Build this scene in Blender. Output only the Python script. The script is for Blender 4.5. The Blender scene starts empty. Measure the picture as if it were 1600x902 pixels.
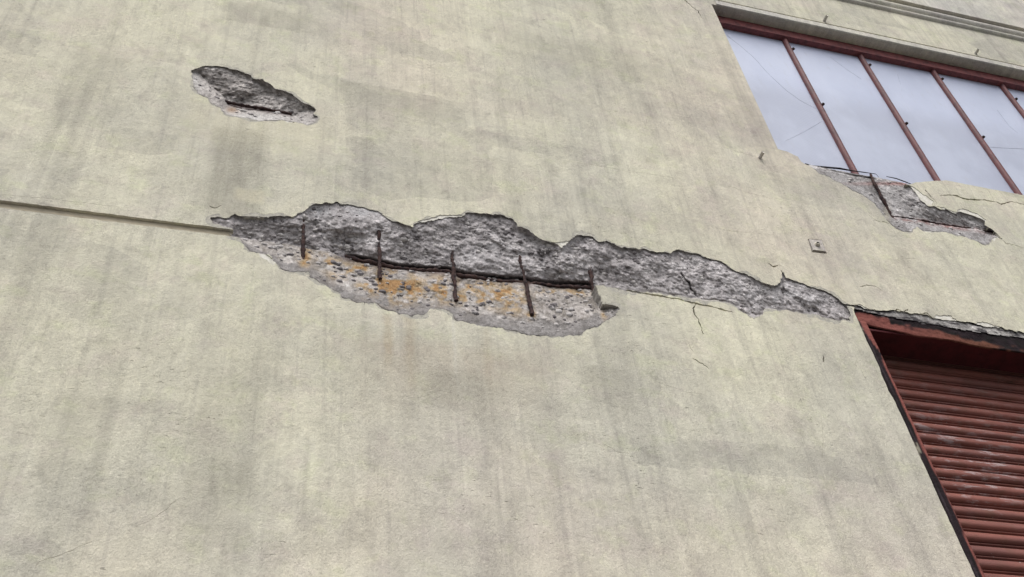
import bpy, math, random
import numpy as np
from mathutils import Vector, Matrix
from mathutils.geometry import delaunay_2d_cdt

random.seed(7)
R = math.radians
SC = bpy.context.scene
COL = SC.collection

# ------------------------------------------------------------------ camera
# wall plane is y = 0, x runs along the wall, z is up; the camera stands 3.2 m from the wall
FPX, PITCH, YAW, ROLL = 1650.0, 0.8060882224, 0.3598605611, -0.1291682756
DIST, EYE = 3.2, 1.6
_f = np.array([math.sin(YAW)*math.cos(PITCH), math.cos(YAW)*math.cos(PITCH), math.sin(PITCH)])
_r0 = np.array([math.cos(YAW), -math.sin(YAW), 0.0]); _u0 = np.cross(_r0, _f)
_r = math.cos(ROLL)*_r0 + math.sin(ROLL)*_u0
_u = -math.sin(ROLL)*_r0 + math.cos(ROLL)*_u0
cam = bpy.data.cameras.new('camera'); camo = bpy.data.objects.new('camera', cam); COL.objects.link(camo)
m = Matrix(((_r[0], _u[0], -_f[0]), (_r[1], _u[1], -_f[1]), (_r[2], _u[2], -_f[2]))).to_4x4()
m.translation = Vector((0, -DIST, EYE)); camo.matrix_world = m
cam.sensor_width = 36; cam.lens = 36*FPX/1600; cam.clip_end = 2000; cam.clip_start = 0.05
SC.camera = camo

# ------------------------------------------------------------------ light
SUN_EL, SUN_AZ = R(60), R(200)          # compass bearing of the sun, wall faces -y (south)
w = bpy.data.worlds.new('World'); SC.world = w; w.use_nodes = True
nt = w.node_tree; nt.nodes.clear()
out = nt.nodes.new('ShaderNodeOutputWorld'); bg = nt.nodes.new('ShaderNodeBackground')
sky = nt.nodes.new('ShaderNodeTexSky'); sky.sky_type = 'NISHITA'; sky.sun_disc = False
sky.sun_elevation = SUN_EL; sky.sun_rotation = SUN_AZ; sky.dust_density = 4.0; sky.air_density = 1.0
hs = nt.nodes.new('ShaderNodeHueSaturation'); hs.inputs['Saturation'].default_value = 0.22
nt.links.new(sky.outputs[0], hs.inputs['Color']); nt.links.new(hs.outputs[0], bg.inputs[0])
bg.inputs[1].default_value = 0.12
nt.links.new(bg.outputs[0], out.inputs[0])
sl = bpy.data.lights.new('sun', 'SUN'); sl.energy = 1.1; sl.angle = R(35); sl.color = (1.0, 0.96, 0.9)
so = bpy.data.objects.new('sun', sl); COL.objects.link(so)
sd = Vector((math.sin(SUN_AZ)*math.cos(SUN_EL), math.cos(SUN_AZ)*math.cos(SUN_EL), math.sin(SUN_EL)))
so.rotation_euler = sd.to_track_quat('Z', 'Y').to_euler(); so.location = (0, -8, 20)
vs = SC.view_settings
vs.view_transform = 'Standard'; vs.look = 'None'; vs.gamma = 1.0; vs.use_curve_mapping = False
vs.exposure = 0.69
SC.render.film_transparent = False

# ------------------------------------------------------------------ projections between photograph and wall
def W(px, py, Y=0.0):
    a, b = (px-800)/FPX, (py-451)/FPX
    d0, d1, d2 = (_f[i]+a*_r[i]-b*_u[i] for i in range(3))
    t = (DIST+Y)/d1
    return (d0*t, d2*t+EYE)
def P(x, z, y=0.0):
    q0, q1, q2 = x, y+DIST, z-EYE
    a = q0*_r[0]+q1*_r[1]+q2*_r[2]; b = q0*_u[0]+q1*_u[1]+q2*_u[2]; c = q0*_f[0]+q1*_f[1]+q2*_f[2]
    return 800+FPX*a/c, 451-FPX*b/c
def WL(pts, Y=0.0): return [W(a, b, Y) for a, b in pts]

# ------------------------------------------------------------------ numpy noise
def _h(i, j, s):
    n = (i.astype(np.int64)*374761393 + j.astype(np.int64)*668265263 + s*1442695041) & 0xffffffff
    n = ((n ^ (n >> 13))*1274126177) & 0xffffffff
    return ((n ^ (n >> 16)) & 0xffff)/65535.0
def vnoise(x, y, s=0):
    x = np.asarray(x, float); y = np.asarray(y, float)
    i = np.floor(x); j = np.floor(y); fx = x-i; fy = y-j
    fx = fx*fx*fx*(fx*(fx*6-15)+10); fy = fy*fy*fy*(fy*(fy*6-15)+10)
    a, b, c, d = _h(i, j, s), _h(i+1, j, s), _h(i, j+1, s), _h(i+1, j+1, s)
    return (a+(b-a)*fx + (c-a)*fy + (a-b-c+d)*fx*fy)*2-1
def fbm(x, y, s=0, o=4):
    r = 0; a = 1; t = 0
    for k in range(o):
        r = r + a*vnoise(x*2**k+17.3*k, y*2**k-9.1*k, s+k); t += a; a *= .5
    return r/t
def worley(x, y, s=0):
    i = np.floor(x); j = np.floor(y); d1 = np.full(np.shape(x), 9.0); idv = np.zeros(np.shape(x))
    for a in (-1, 0, 1):
        for b in (-1, 0, 1):
            ci, cj = i+a, j+b
            d = np.hypot(ci+.15+.7*_h(ci, cj, s)-x, cj+.15+.7*_h(ci, cj, s+1)-y)
            k = d < d1; d1 = np.where(k, d, d1); idv = np.where(k, _h(ci, cj, s+2), idv)
    return d1, idv
def sstep(a, b, x):
    t = np.clip((x-a)/(b-a), 0, 1); return t*t*(3-2*t)

# ------------------------------------------------------------------ object helpers
def link(name, me, mat=None, parent=None):
    o = bpy.data.objects.new(name, me); COL.objects.link(o)
    if mat is not None:
        for mm in (mat if isinstance(mat, (list, tuple)) else [mat]):
            me.materials.append(mm)
    if parent is not None: o.parent = parent
    return o
def mesh(name, verts, faces, mat=None, parent=None, smooth=False, tint=None):
    me = bpy.data.meshes.new(name); me.from_pydata([tuple(v) for v in verts], [], faces); me.update()
    if smooth: me.polygons.foreach_set('use_smooth', [True]*len(me.polygons))
    if tint is not None:
        at = me.color_attributes.new('tint', 'FLOAT_COLOR', 'POINT')
        c = np.ones((len(verts), 4), np.float32); c[:, :3] = tint; at.data.foreach_set('color', c.ravel())
    return link(name, me, mat, parent)
def thing(name, label, cat, loc=(0, 0, 0)):
    o = bpy.data.objects.new(name, None); o.location = loc; COL.objects.link(o)
    o['label'] = label; o['category'] = cat; o['kind'] = 'thing'; o.empty_display_size = .2
    return o
class MB:
    def __init__(s): s.v = []; s.f = []
    def box(s, x0, x1, y0, y1, z0, z1):
        b = len(s.v)
        s.v += [(x, y, z) for x in (x0, x1) for y in (y0, y1) for z in (z0, z1)]
        s.f += [tuple(b+i for i in q) for q in ((0, 1, 3, 2), (4, 6, 7, 5), (0, 4, 5, 1), (2, 3, 7, 6), (0, 2, 6, 4), (1, 5, 7, 3))]
        return s
    def tube(s, pts, rad, n=8, jit=0.0, seed=0):
        rnd = random.Random(seed); b = len(s.v); P3 = [Vector(p) for p in pts]
        for i, p in enumerate(P3):
            t = (P3[min(i+1, len(P3)-1)]-P3[max(i-1, 0)]).normalized()
            up = Vector((0, 1, 0)) if abs(t.y) < .9 else Vector((1, 0, 0))
            a = t.cross(up).normalized(); c = t.cross(a)
            rr = rad[i] if isinstance(rad, (list, tuple)) else rad
            for k in range(n):
                q = 2*math.pi*k/n; r2 = rr*(1+jit*rnd.uniform(-1, 1))
                s.v.append(tuple(p + (a*math.cos(q)+c*math.sin(q))*r2))
        for i in range(len(P3)-1):
            for k in range(n):
                s.f.append((b+i*n+k, b+i*n+(k+1) % n, b+(i+1)*n+(k+1) % n, b+(i+1)*n+k))
        s.f.append(tuple(b+k for k in range(n))); e = b+(len(P3)-1)*n
        s.f.append(tuple(e+n-1-k for k in range(n)))
        return s
    def sweep(s, prof, x0, x1, nx=1):      # profile of (y, z) swept along x, open ended sheet
        b = len(s.v); n = len(prof)
        for i in range(nx+1):
            x = x0+(x1-x0)*i/nx
            s.v += [(x, y, z) for y, z in prof]
        for i in range(nx):
            for k in range(n-1):
                a = b+i*n+k; s.f.append((a, a+n, a+n+1, a+1))
        return s
    def build(s, name, mat, parent=None, smooth=False):
        return mesh(name, s.v, s.f, mat, parent, smooth)

# ------------------------------------------------------------------ material helpers
class NT:
    def __init__(s, name):
        s.m = bpy.data.materials.new(name); s.m.use_nodes = True; s.t = s.m.node_tree; s.t.nodes.clear()
        s.o = s.t.nodes.new('ShaderNodeOutputMaterial'); s.b = s.t.nodes.new('ShaderNodeBsdfPrincipled')
        s.t.links.new(s.b.outputs[0], s.o.inputs[0])
        s.pos = s.t.nodes.new('ShaderNodeNewGeometry').outputs['Position']
    def set(s, sock, v):
        if hasattr(v, 'is_output'): s.t.links.new(v, sock)
        elif isinstance(v, (tuple, list)):
            sock.default_value = tuple(v)+(1,) if len(v) == 3 and sock.type == 'RGBA' else tuple(v)
        else: sock.default_value = v
    def math(s, op, a, b=0.0, c=0.0, clamp=False):
        n = s.t.nodes.new('ShaderNodeMath'); n.operation = op; n.use_clamp = clamp
        s.set(n.inputs[0], a); s.set(n.inputs[1], b); s.set(n.inputs[2], c); return n.outputs[0]
    def mapr(s, v, a, b, c=0.0, d=1.0, smooth=True):
        n = s.t.nodes.new('ShaderNodeMapRange'); n.interpolation_type = 'SMOOTHSTEP' if smooth else 'LINEAR'
        for i, q in enumerate((v, a, b, c, d)): s.set(n.inputs[i], q)
        return n.outputs[0]
    def scale(s, sx, sy, sz, vec=None, off=(0, 0, 0)):
        n = s.t.nodes.new('ShaderNodeMapping'); s.set(n.inputs[0], vec or s.pos)
        n.inputs['Scale'].default_value = (sx, sy, sz); n.inputs['Location'].default_value = off; return n.outputs[0]
    def noise(s, sc=1.0, det=3.0, vec=None, rough=.55, dist=0.0, col=False):
        n = s.t.nodes.new('ShaderNodeTexNoise'); s.set(n.inputs['Vector'], vec or s.pos)
        n.inputs['Scale'].default_value = sc; n.inputs['Detail'].default_value = det
        n.inputs['Roughness'].default_value = rough; n.inputs['Distortion'].default_value = dist
        return n.outputs[1 if col else 0]
    def mix(s, f, a, b, mode='MIX'):
        n = s.t.nodes.new('ShaderNodeMix'); n.data_type = 'RGBA'; n.blend_type = mode
        s.set(n.inputs[0], f); s.set(n.inputs[6], a); s.set(n.inputs[7], b); return n.outputs[2]
    def sep(s, v):
        n = s.t.nodes.new('ShaderNodeSeparateXYZ'); s.set(n.inputs[0], v); return n.outputs
    def attr(s, name='tint'):
        n = s.t.nodes.new('ShaderNodeAttribute'); n.attribute_name = name; return n.outputs['Color']
    def bump(s, h, dist, strength=1.0, nrm=None):
        n = s.t.nodes.new('ShaderNodeBump'); n.inputs['Distance'].default_value = dist; n.inputs['Strength'].default_value = strength
        s.set(n.inputs['Height'], h)
        if nrm is not None: s.set(n.inputs['Normal'], nrm)
        return n.outputs[0]
    def done(s, col, rough=.9, nrm=None, spec=.3, metal=0.0):
        s.set(s.b.inputs['Base Color'], col); s.set(s.b.inputs['Roughness'], rough)
        s.b.inputs['Specular IOR Level'].default_value = spec; s.b.inputs['Metallic'].default_value = metal
        if nrm is not None: s.set(s.b.inputs['Normal'], nrm)
        return s.m

def plaster_material(name, stains=True, base=(0.625, 0.60, 0.475)):
    n = NT(name)
    CREAM = base; GREY = (base[0]*.80, base[1]*.805, base[2]*.87); PALE = (base[0]*1.12, base[1]*1.12, base[2]*1.12)
    px = n.pos
    col = n.mix(n.mapr(n.noise(.75, 5, n.scale(1, 1, .8), .6), .40, .64, 0, .72), CREAM, GREY)
    # hue drift: greener low on the left, pinker towards the spall
    col = n.mix(n.mapr(n.noise(.55, 3, n.scale(1, 1, 1, off=(7, 0, 3))), .48, .7, 0, .55), col, (1.0, .92, .98), 'MULTIPLY')
    # vertical wash streaks
    st = n.noise(1.0, 5, n.scale(6.5, 1, .30), .66)
    col = n.mix(n.mapr(st, .49, .68, 0, .38), col, (.62, .61, .64), 'MULTIPLY')
    st2 = n.noise(1.0, 5, n.scale(15, 1, .55, off=(3, 0, 8)), .66)
    col = n.mix(n.mapr(st2, .50, .66, 0, .55), col, (1.13, 1.13, 1.13), 'MULTIPLY')
    st3 = n.noise(1.0, 4, n.scale(30, 1, 1.1, off=(6, 0, 2)), .66)
    col = n.mix(n.mapr(st3, .51, .68, 0, .32), col, (.66, .65, .69), 'MULTIPLY')
    # formwork panels, offset tones with hard straight edges
    v = n.t.nodes.new('ShaderNodeTexVoronoi'); v.distance = 'CHEBYCHEV'; v.inputs['Scale'].default_value = 1.0
    wv = n.t.nodes.new('ShaderNodeVectorMath'); wv.operation = 'ADD'
    wn = n.t.nodes.new('ShaderNodeVectorMath'); wn.operation = 'SCALE'; wn.inputs['Scale'].default_value = .12
    n.set(wn.inputs[0], n.noise(5, 4, col=True)); n.set(wv.inputs[0], n.scale(1.3, .01, 2.2)); n.set(wv.inputs[1], wn.outputs[0])
    n.set(v.inputs['Vector'], wv.outputs[0])
    cell = n.sep(v.outputs['Color'])[0]
    col = n.mix(n.mapr(cell, .50, 1.0, 0, .42, False), col, (.66, .66, .70), 'MULTIPLY')
    hb = n.noise(1.0, 5, n.scale(.30, 1, 3.4, off=(0, 0, .7)), .5)
    col = n.mix(n.mapr(hb, .495, .515, 0, .08), col, (.66, .655, .70), 'MULTIPLY')
    col = n.mix(n.mapr(hb, .43, .415, 0, .22), col, (1.13, 1.13, 1.13), 'MULTIPLY')
    # horizontal trowel bands
    tb = n.noise(1.0, 4, n.scale(.9, 1, 8, off=(1, 0, 2)), .6)
    col = n.mix(n.mapr(tb, .54, .74, 0, .40), col, (1.13, 1.13, 1.13), 'MULTIPLY')
    hue = n.noise(4.5, 5, n.scale(1, 1, 1.2, off=(3, 0, 6)), .65)
    col = n.mix(n.mapr(hue, .50, .66, 0, .5), col, (.95, .90, .96), 'MULTIPLY')
    hue2 = n.noise(5.5, 5, n.scale(1, 1, 1.2, off=(13, 0, 16)), .65)
    col = n.mix(n.mapr(hue2, .52, .66, 0, .5), col, (.98, 1.03, .90), 'MULTIPLY')
    for (sc_, sz_, of_, di_, lo_, hi_, am_, kl_) in ((3.2, .8, 31, .9, .50, .53, .17, (.70, .695, .74)), (2.3, .55, 37, .7, .53, .57, .22, (1.13, 1.13, 1.12)), (6.5, .6, 41, 1.1, .52, .55, .24, (1.12, 1.12, 1.13)),
            (7.5, .7, 47, 1.0, .53, .56, .20, (.72, .71, .73)), (13, .8, 53, .8, .53, .56, .22, (.74, .73, .74)), (15, .75, 59, .8, .54, .57, .28, (1.14, 1.13, 1.10))):
        pp = n.noise(sc_, 7, n.scale(1, 1, sz_, off=(of_, 0, of_*.7)), .68, di_)
        col = n.mix(n.mapr(pp, lo_, hi_, 0, am_), col, kl_, 'MULTIPLY')
    mott = n.noise(9, 5, n.scale(1, 1, .75), .68)
    col = n.mix(n.mapr(mott, .50, .68, 0, .40), col, (.70, .69, .70), 'MULTIPLY')
    mott2 = n.noise(17, 4, n.scale(1, 1, .8, off=(5, 0, 1)), .68)
    col = n.mix(n.mapr(mott2, .52, .66, 0, .50), col, (1.13, 1.13, 1.13), 'MULTIPLY')
    if stains:
        wx = n.noise(7, 4, n.scale(1, 1, 1, off=(2, 0, 9)), .6); wz = n.noise(7, 4, n.scale(1, 1, 1, off=(11, 0, 4)), .6)
        brk = n.noise(6, 5, n.scale(2.2, 1, .6), .65)
        xyz = n.sep(px)
        for (a, b, c, d, sl_, sr_, st_, sb_, amt, colr, warp) in STAINS:
            (x0, z1), (x1, z0) = W(a, b), W(c, d)
            X = n.math('ADD', xyz[0], n.math('MULTIPLY', n.math('SUBTRACT', wx, .5), warp))
            Z = n.math('ADD', xyz[2], n.math('MULTIPLY', n.math('SUBTRACT', wz, .5), warp))
            f = n.math('MULTIPLY', n.mapr(X, x0-sl_, x0+sl_), n.mapr(X, x1+sr_, x1-sr_) if False else n.mapr(X, x1-sr_, x1+sr_, 1, 0))
            f = n.math('MULTIPLY', f, n.math('MULTIPLY', n.mapr(Z, z0-sb_, z0+sb_), n.mapr(Z, z1-st_, z1+st_, 1, 0)))
            f = n.math('MULTIPLY', f, n.mapr(brk, .25, .62, .35*amt, amt))
            col = n.mix(f, col, colr)
    # grain and pits
    gate2 = n.mapr(n.noise(2.4, 5, n.scale(1, 1, .8, off=(21, 0, 7)), .65), .40, .56, .30, 1)
    g = n.noise(170, 2, n.scale(1, 1, .7), rough=.7)
    col = n.mix(n.math('MULTIPLY', gate2, n.mapr(g, .46, .68, .0, .32)), col, (.56, .55, .55), 'MULTIPLY')
    g2 = n.noise(95, 2, n.scale(1, 1, .7, off=(4, 2, 0)), rough=.7)
    col = n.mix(n.math('MULTIPLY', gate2, n.mapr(g2, .54, .68, .0, .5)), col, (1.22, 1.22, 1.22), 'MULTIPLY')
    g3 = n.noise(62, 3, n.scale(1, 1, .72, off=(8, 2, 5)), rough=.7)
    col = n.mix(n.math('MULTIPLY', gate2, n.mapr(g3, .53, .68, .0, .36)), col, (.55, .54, .56), 'MULTIPLY')
    pit = n.noise(1, 3, n.scale(26, 20, 75), .6)
    gate = n.mapr(n.noise(2.2, 3, n.scale(1, 1, 1, off=(9, 1, 5))), .48, .68)
    pitm = n.math('MULTIPLY', n.mapr(pit, .64, .70), gate)
    col = n.mix(n.math('MULTIPLY', pitm, .40), col, (.36, .34, .33), 'MULTIPLY')
    h = n.math('ADD', n.math('MULTIPLY', g, .0022), n.math('MULTIPLY', g3, -.0045))
    h = n.math('ADD', h, n.math('MULTIPLY', n.noise(9, 4, n.scale(1, 1, .8)), .006))
    h = n.math('SUBTRACT', h, n.math('MULTIPLY', pitm, .005))
    return n.done(col, .92, n.bump(h, 1.0, .85), spec=.2)

D_ = (0.29, 0.275, 0.225); L_ = (0.60, 0.56, 0.42)
# soft stains that stay where they are: px box, softness l r t b (m), amount, colour, edge wander (m)
STAINS = [
    (338, 196, 402, 345, .05, .06, .03, .10, .66, D_, .10),
    (368, 293, 411, 319, .02, .02, .02, .02, .60, L_, .05),
    (300, 140, 500, 240, .15, .15, .10, .15, .50, L_, .15),
    (326, 515, 392, 860, .015, .10, .20, .20, .34, D_, .06),
    (330, 712, 384, 778, .012, .04, .04, .02, .50, D_, .04),
    (528, 124, 720, 190, .05, .15, .015, .10, .40, D_, .04),
    (720, 168, 1110, 205, .15, .2, .03, .03, .55, L_, .05),
    (720, 205, 1180, 270, .15, .2, .03, .12, .40, D_, .06),
    (560, 520, 860, 640, .2, .25, .06, .25, .45, (0.42, 0.355, 0.285), .15),
    (600, 492, 614, 560, .014, .014, .02, .15, .42, (0.36, 0.26, 0.13), .05),
    (632, 494, 652, 600, .02, .02, .02, .2, .30, (0.36, 0.29, 0.19), .06), (752, 512, 772, 600, .02, .03, .02, .2, .28, (0.36, 0.29, 0.20), .06),
    (706, 496, 716, 600, .010, .012, .02, .15, .70, (0.62, 0.60, 0.54), .02),
    (660, 575, 770, 640, .06, .08, .03, .10, .42, D_, .08),
    (910, 570, 985, 640, .03, .10, .015, .10, .45, D_, .05),
    (356, 0, 490, 56, .012, .20, .06, .015, .42, D_, .04),
    (780, 40, 1030, 130, .2, .2, .1, .15, .38, D_, .2),
    (840, 370, 1000, 440, .15, .15, .03, .1, .0, D_, .1),
    (1070, 500, 1110, 640, .05, .08, .05, .20, .30, D_, .06),
    (1290, 300, 1330, 430, .05, .06, .10, .15, .45, D_, .06),
    (1540, 385, 1600, 490, .06, .2, .05, .10, .35, D_, .08),
    (120, 70, 170, 200, .06, .08, .10, .15, .30, D_, .08),
    (105, 600, 160, 760, .05, .06, .15, .2, .32, D_, .08),
]
M_plaster = plaster_material('cream_plaster')
M_lintel = plaster_material('grey_cream_plaster', False, (0.61, 0.59, 0.51))

def concrete_material():
    n = NT('exposed_concrete')
    c = n.attr()
    a = n.noise(62, 4, n.scale(1, 1, .75), rough=.72); b = n.noise(150, 3, n.scale(1, 1, .75), rough=.75)
    c = n.mix(n.mapr(a, .47, .64, 0, .58), c, n.mix(1.0, c, (.52, .50, .50), 'MULTIPLY'))
    c = n.mix(n.mapr(b, .50, .66, 0, .6), c, n.mix(1.0, c, (1.4, 1.4, 1.42), 'MULTIPLY'))
    vo = n.t.nodes.new('ShaderNodeTexVoronoi'); vo.inputs['Scale'].default_value = 42; n.set(vo.inputs['Vector'], n.pos)
    h = n.math('ADD', n.math('MULTIPLY', a, .0055), n.math('MULTIPLY', b, .0045))
    h = n.math('ADD', h, n.math('MULTIPLY', vo.outputs[0], -.004))
    return n.done(c, .95, n.bump(h, 1.0, .9), spec=.15)
M_conc = concrete_material()
def simple_mat(name, c1, c2, sc=30, rough=.85, bump=.003, spec=.3, stretch=(1, 1, 1), lo=.4, hi=.65):
    n = NT(name); a = n.noise(sc, 5, n.scale(*stretch), .65); b = n.noise(sc*4, 3, n.scale(*stretch), .7)
    col = n.mix(n.mapr(a, lo, hi), c1, c2)
    col = n.mix(n.mapr(b, .5, .75, 0, .4), col, (c2[0]*.6, c2[1]*.6, c2[2]*.6))
    return n.done(col, rough, n.bump(n.math('ADD', n.math('MULTIPLY', a, bump), n.math('MULTIPLY', b, bump*.4)), 1.0, .8), spec)
M_rust = simple_mat('rusted_steel', (.066, .037, .032), (.022, .014, .017), 45, .95, .006)
M_white = simple_mat('bare_white_undercoat', (.70, .68, .62), (.58, .555, .49), 25, .9, .002)
M_crack = simple_mat('crack_depth', (.11, .10, .085), (.06, .056, .05), 60)
M_lip = simple_mat('plaster_core', (.47, .45, .39), (.34, .325, .29), 45, .95, .005)
M_hair = simple_mat('hairline_crack', (.38, .355, .285), (.30, .275, .22), 60)
M_edge = simple_mat('broken_edge', (.40, .38, .35), (.28, .265, .25), 60, .95, .006)
M_groove = simple_mat('groove_plaster', (.44, .39, .30), (.34, .30, .23), 14, .92, .003, stretch=(.3, 1, 1))
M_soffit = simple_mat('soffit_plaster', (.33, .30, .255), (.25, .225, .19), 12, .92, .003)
M_red = simple_mat('red_frame_paint', (.22, .066, .066), (.13, .042, .045), 22, .62, .0018, .4)
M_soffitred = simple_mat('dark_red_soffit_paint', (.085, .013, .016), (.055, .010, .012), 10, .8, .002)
M_stone = simple_mat('aggregate_stone', (.50, .475, .465), (.17, .155, .16), 17, .9, .003, lo=.44, hi=.56)
def tint_metal():
    n = NT('flaking_painted_steel'); c = n.attr(); a = n.noise(50, 4, rough=.65); b = n.noise(160, 2)
    c = n.mix(n.mapr(a, .48, .68, 0, .55), c, n.mix(1.0, c, (.5, .48, .5), 'MULTIPLY'))
    h = n.math('ADD', n.math('MULTIPLY', a, .005), n.math('MULTIPLY', b, .002))
    return n.done(c, .9, n.bump(h, 1.0, .9), .12)
M_flake = tint_metal()

# ------------------------------------------------------------------ outlines traced in the photograph (1600 x 902) and laid on the wall plane
MAIN_TOP = [(329, 339), (345, 340), (360, 340.5), (367, 334), (376, 338), (410, 340.5), (432, 337), (459, 339), (477, 329), (491, 319), (507, 316.5), (534, 318),
 (558, 322.5), (585, 328), (601, 338), (612, 345), (626, 348), (644, 354), (653, 348), (664, 347), (687, 341), (710, 338), (723, 337.5), (730, 331), (746, 333.5),
 (768, 334.6), (782, 336), (802, 342.5), (809, 354), (825, 358), (836, 367), (847, 375), (867, 380), (878, 386), (890, 376), (901, 368), (922, 368), (936, 379), (949, 375),
 (971, 386), (1010, 390), (1026, 395), (1050, 395), (1057, 390), (1090, 397), (1112, 405), (1128, 409), (1145, 421.5), (1169, 430), (1191, 442), (1211, 446),
 (1221, 441), (1224, 424), (1230, 435), (1260, 445), (1293, 456), (1312, 468), (1318, 474)]
MAIN_BOT = [(328, 340), (332.6, 349), (346, 352), (360, 356), (364, 358), (365, 369), (376, 371.5), (380, 381), (390, 391.5), (400, 395), (420, 398), (429, 410), (444, 422.6),
 (455, 425), (482, 424), (486, 433), (500, 444), (513, 448.5), (522, 453), (536, 464), (558, 474), (588, 474), (597, 482), (619, 489), (640, 493.5), (664, 492), (669, 487),
 (672, 482), (687, 482), (703, 487.6), (714, 500), (746, 509), (773, 511), (800, 518), (825, 523), (865, 527), (904, 524), (931, 511), (950, 500), (960, 494), (967, 482),
 (966, 479), (955, 477), (942.6, 475), (936, 460), (930, 445), (977, 452), (1043, 460), (1092, 468), (1120, 471), (1145, 475), (1153, 482), (1164, 490), (1178, 496), (1191, 491.6), (1194, 483), (1230, 485),
 (1271, 491.6), (1307, 500), (1328, 501), (1327, 488), (1324, 478)]
MAIN_VB = [(328, 341), (346, 352), (364, 358), (365, 369), (376, 371.5), (380, 381), (400, 395), (429, 410), (444, 422.6), (482, 424), (500, 444), (536, 464), (558, 474), (588, 474), (619, 489),
 (640, 493.5), (664, 492), (687, 482), (703, 487.6), (714, 500), (746, 509), (800, 518), (865, 527), (904, 524), (931, 511), (960, 494), (968, 482)]
MAIN_C = [(328, 342), (346, 353), (364, 369), (376, 372), (405, 376), (425, 378), (450, 381), (477, 388), (513, 393), (531, 401), (567, 408), (612, 418), (657, 423), (699, 424), (717, 431),
 (777, 437), (811, 439), (834, 443), (879, 447), (925, 448), (977, 455), (1043, 463), (1092, 471), (1120, 474), (1164, 492), (1191, 492), (1230, 487), (1271, 494), (1307, 502), (1330, 504)]
SMALL_TOP = [(300, 110), (317, 104), (343, 103), (358, 107), (373, 110), (391, 117.5), (394, 123), (409, 124), (424, 132), (430, 140), (439, 140), (457, 147.5), (473, 159.5), (491, 167), (493, 173)]
SMALL_BOT = [(300, 111), (301, 121), (303, 137), (308, 146), (325, 153.5), (329, 161), (344, 168.5), (352, 178), (365, 182), (385, 185), (407, 190), (437, 187.5), (460, 191), (481, 196), (494, 191), (497, 183.5), (489, 177.5), (493, 173)]
SMALL_VB = [(300, 118), (303, 137), (308, 146), (325, 153.5), (329, 161), (344, 168.5), (352, 178), (365, 182), (385, 185), (407, 190), (437, 187.5), (460, 191), (481, 196), (494, 191), (497, 184)]
SMALL_C = [(300, 112), (310, 114.5), (322, 125), (329.5, 135.5), (343, 144.5), (353, 155), (356, 163), (385, 168.5), (422, 174.5), (452, 179), (458, 183), (467, 176), (493, 172)]
SILL_TOP = [(1266, 259), (1290, 264), (1330, 272), (1360, 277), (1406, 286), (1420, 289), (1425.6, 293.6), (1431, 300), (1436, 309), (1446, 318), (1451, 322.5), (1462, 323), (1471, 328), (1477.6, 326), (1493, 333.6),
 (1498, 330), (1509, 332), (1525, 338), (1540, 344), (1538, 352), (1551, 358.5), (1565, 373)]
SILL_BOT = [(1266, 260), (1274, 265), (1279, 271), (1294, 275.5), (1303, 282), (1313, 286), (1321, 290), (1333, 298), (1347, 304), (1358, 311.5), (1368, 319), (1370.5, 324), (1374.6, 328), (1380.5, 336),
 (1388, 347), (1393.6, 352), (1400, 357), (1411, 362), (1424, 362.5), (1426.5, 358.5), (1434, 355), (1443, 361), (1459, 362), (1477.6, 362.5), (1489.5, 366.5), (1506.5, 370), (1515.7, 374), (1527.5, 378), (1539, 383),
 (1546, 381), (1550, 374), (1554, 370), (1566, 375)]
SILL_C = [(1266, 259.5), (1330, 273), (1361, 277), (1378, 308), (1395, 338), (1426.5, 341), (1477.6, 351), (1527.5, 357), (1547, 361), (1566, 374)]
HEAD_TOP = [(1318, 475), (1330, 476.5), (1345, 477), (1350, 481), (1370, 485), (1395, 485), (1420, 489), (1440, 491), (1450, 493), (1457, 497), (1480, 500), (1500, 501), (1522, 505), (1545, 511), (1564, 511), (1570, 514), (1600, 520)]
HEAD_BOT = [(1318, 478), (1326, 478.5), (1336, 481), (1358, 486.5), (1380, 491), (1410, 497), (1440, 501.5), (1500, 513), (1540, 519), (1600, 527)]

def jag(pts, step=.008, amp=.006, seed=0, closed=True):
    """subdivide a wall-space polyline and roughen it"""
    q = list(pts)+([pts[0]] if closed else []); o = []
    for (x0, z0), (x1, z1) in zip(q[:-1], q[1:]):
        L = math.hypot(x1-x0, z1-z0); n = max(1, int(L/step))
        for k in range(n):
            t = k/n; o.append((x0+(x1-x0)*t, z0+(z1-z0)*t))
    if not closed: o.append(q[-1])
    a = np.array(o)
    dx = fbm(a[:, 0]*40, a[:, 1]*40, seed, 3); dz = fbm(a[:, 0]*40+50, a[:, 1]*40, seed+5, 3)
    dx = dx+.45*fbm(a[:, 0]*130, a[:, 1]*130, seed+9, 2); dz = dz+.45*fbm(a[:, 0]*130+9, a[:, 1]*130, seed+11, 2)
    a[:, 0] += dx*amp; a[:, 1] += dz*amp
    return a
def lip(poly, seed, w):
    a = poly; t = np.roll(a, -1, 0)-np.roll(a, 1, 0); t /= np.hypot(t[:, 0], t[:, 1])[:, None]+1e-9
    n = np.stack([t[:, 1], -t[:, 0]], 1); ar = (a[:, 0]*np.roll(a[:, 1], -1)-np.roll(a[:, 0], -1)*a[:, 1]).sum()
    if ar < 0: n = -n
    o = np.maximum(fbm(a[:, 0]*11, a[:, 1]*11, seed, 4)+.12, 0)*w+np.maximum(fbm(a[:, 0]*45, a[:, 1]*45, seed+3, 2), 0)*w*.25
    return a+n*o[:, None]
def inside(px, pz, poly):
    x0, z0 = poly[:, 0], poly[:, 1]; x1, z1 = np.roll(x0, -1), np.roll(z0, -1); r = np.zeros(len(px), bool)
    for a, b, c, d in zip(x0, z0, x1, z1):
        if b == d: continue
        k = (b > pz) != (d > pz)
        r ^= k & (px < (c-a)*(pz-b)/(d-b)+a)
    return r
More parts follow.
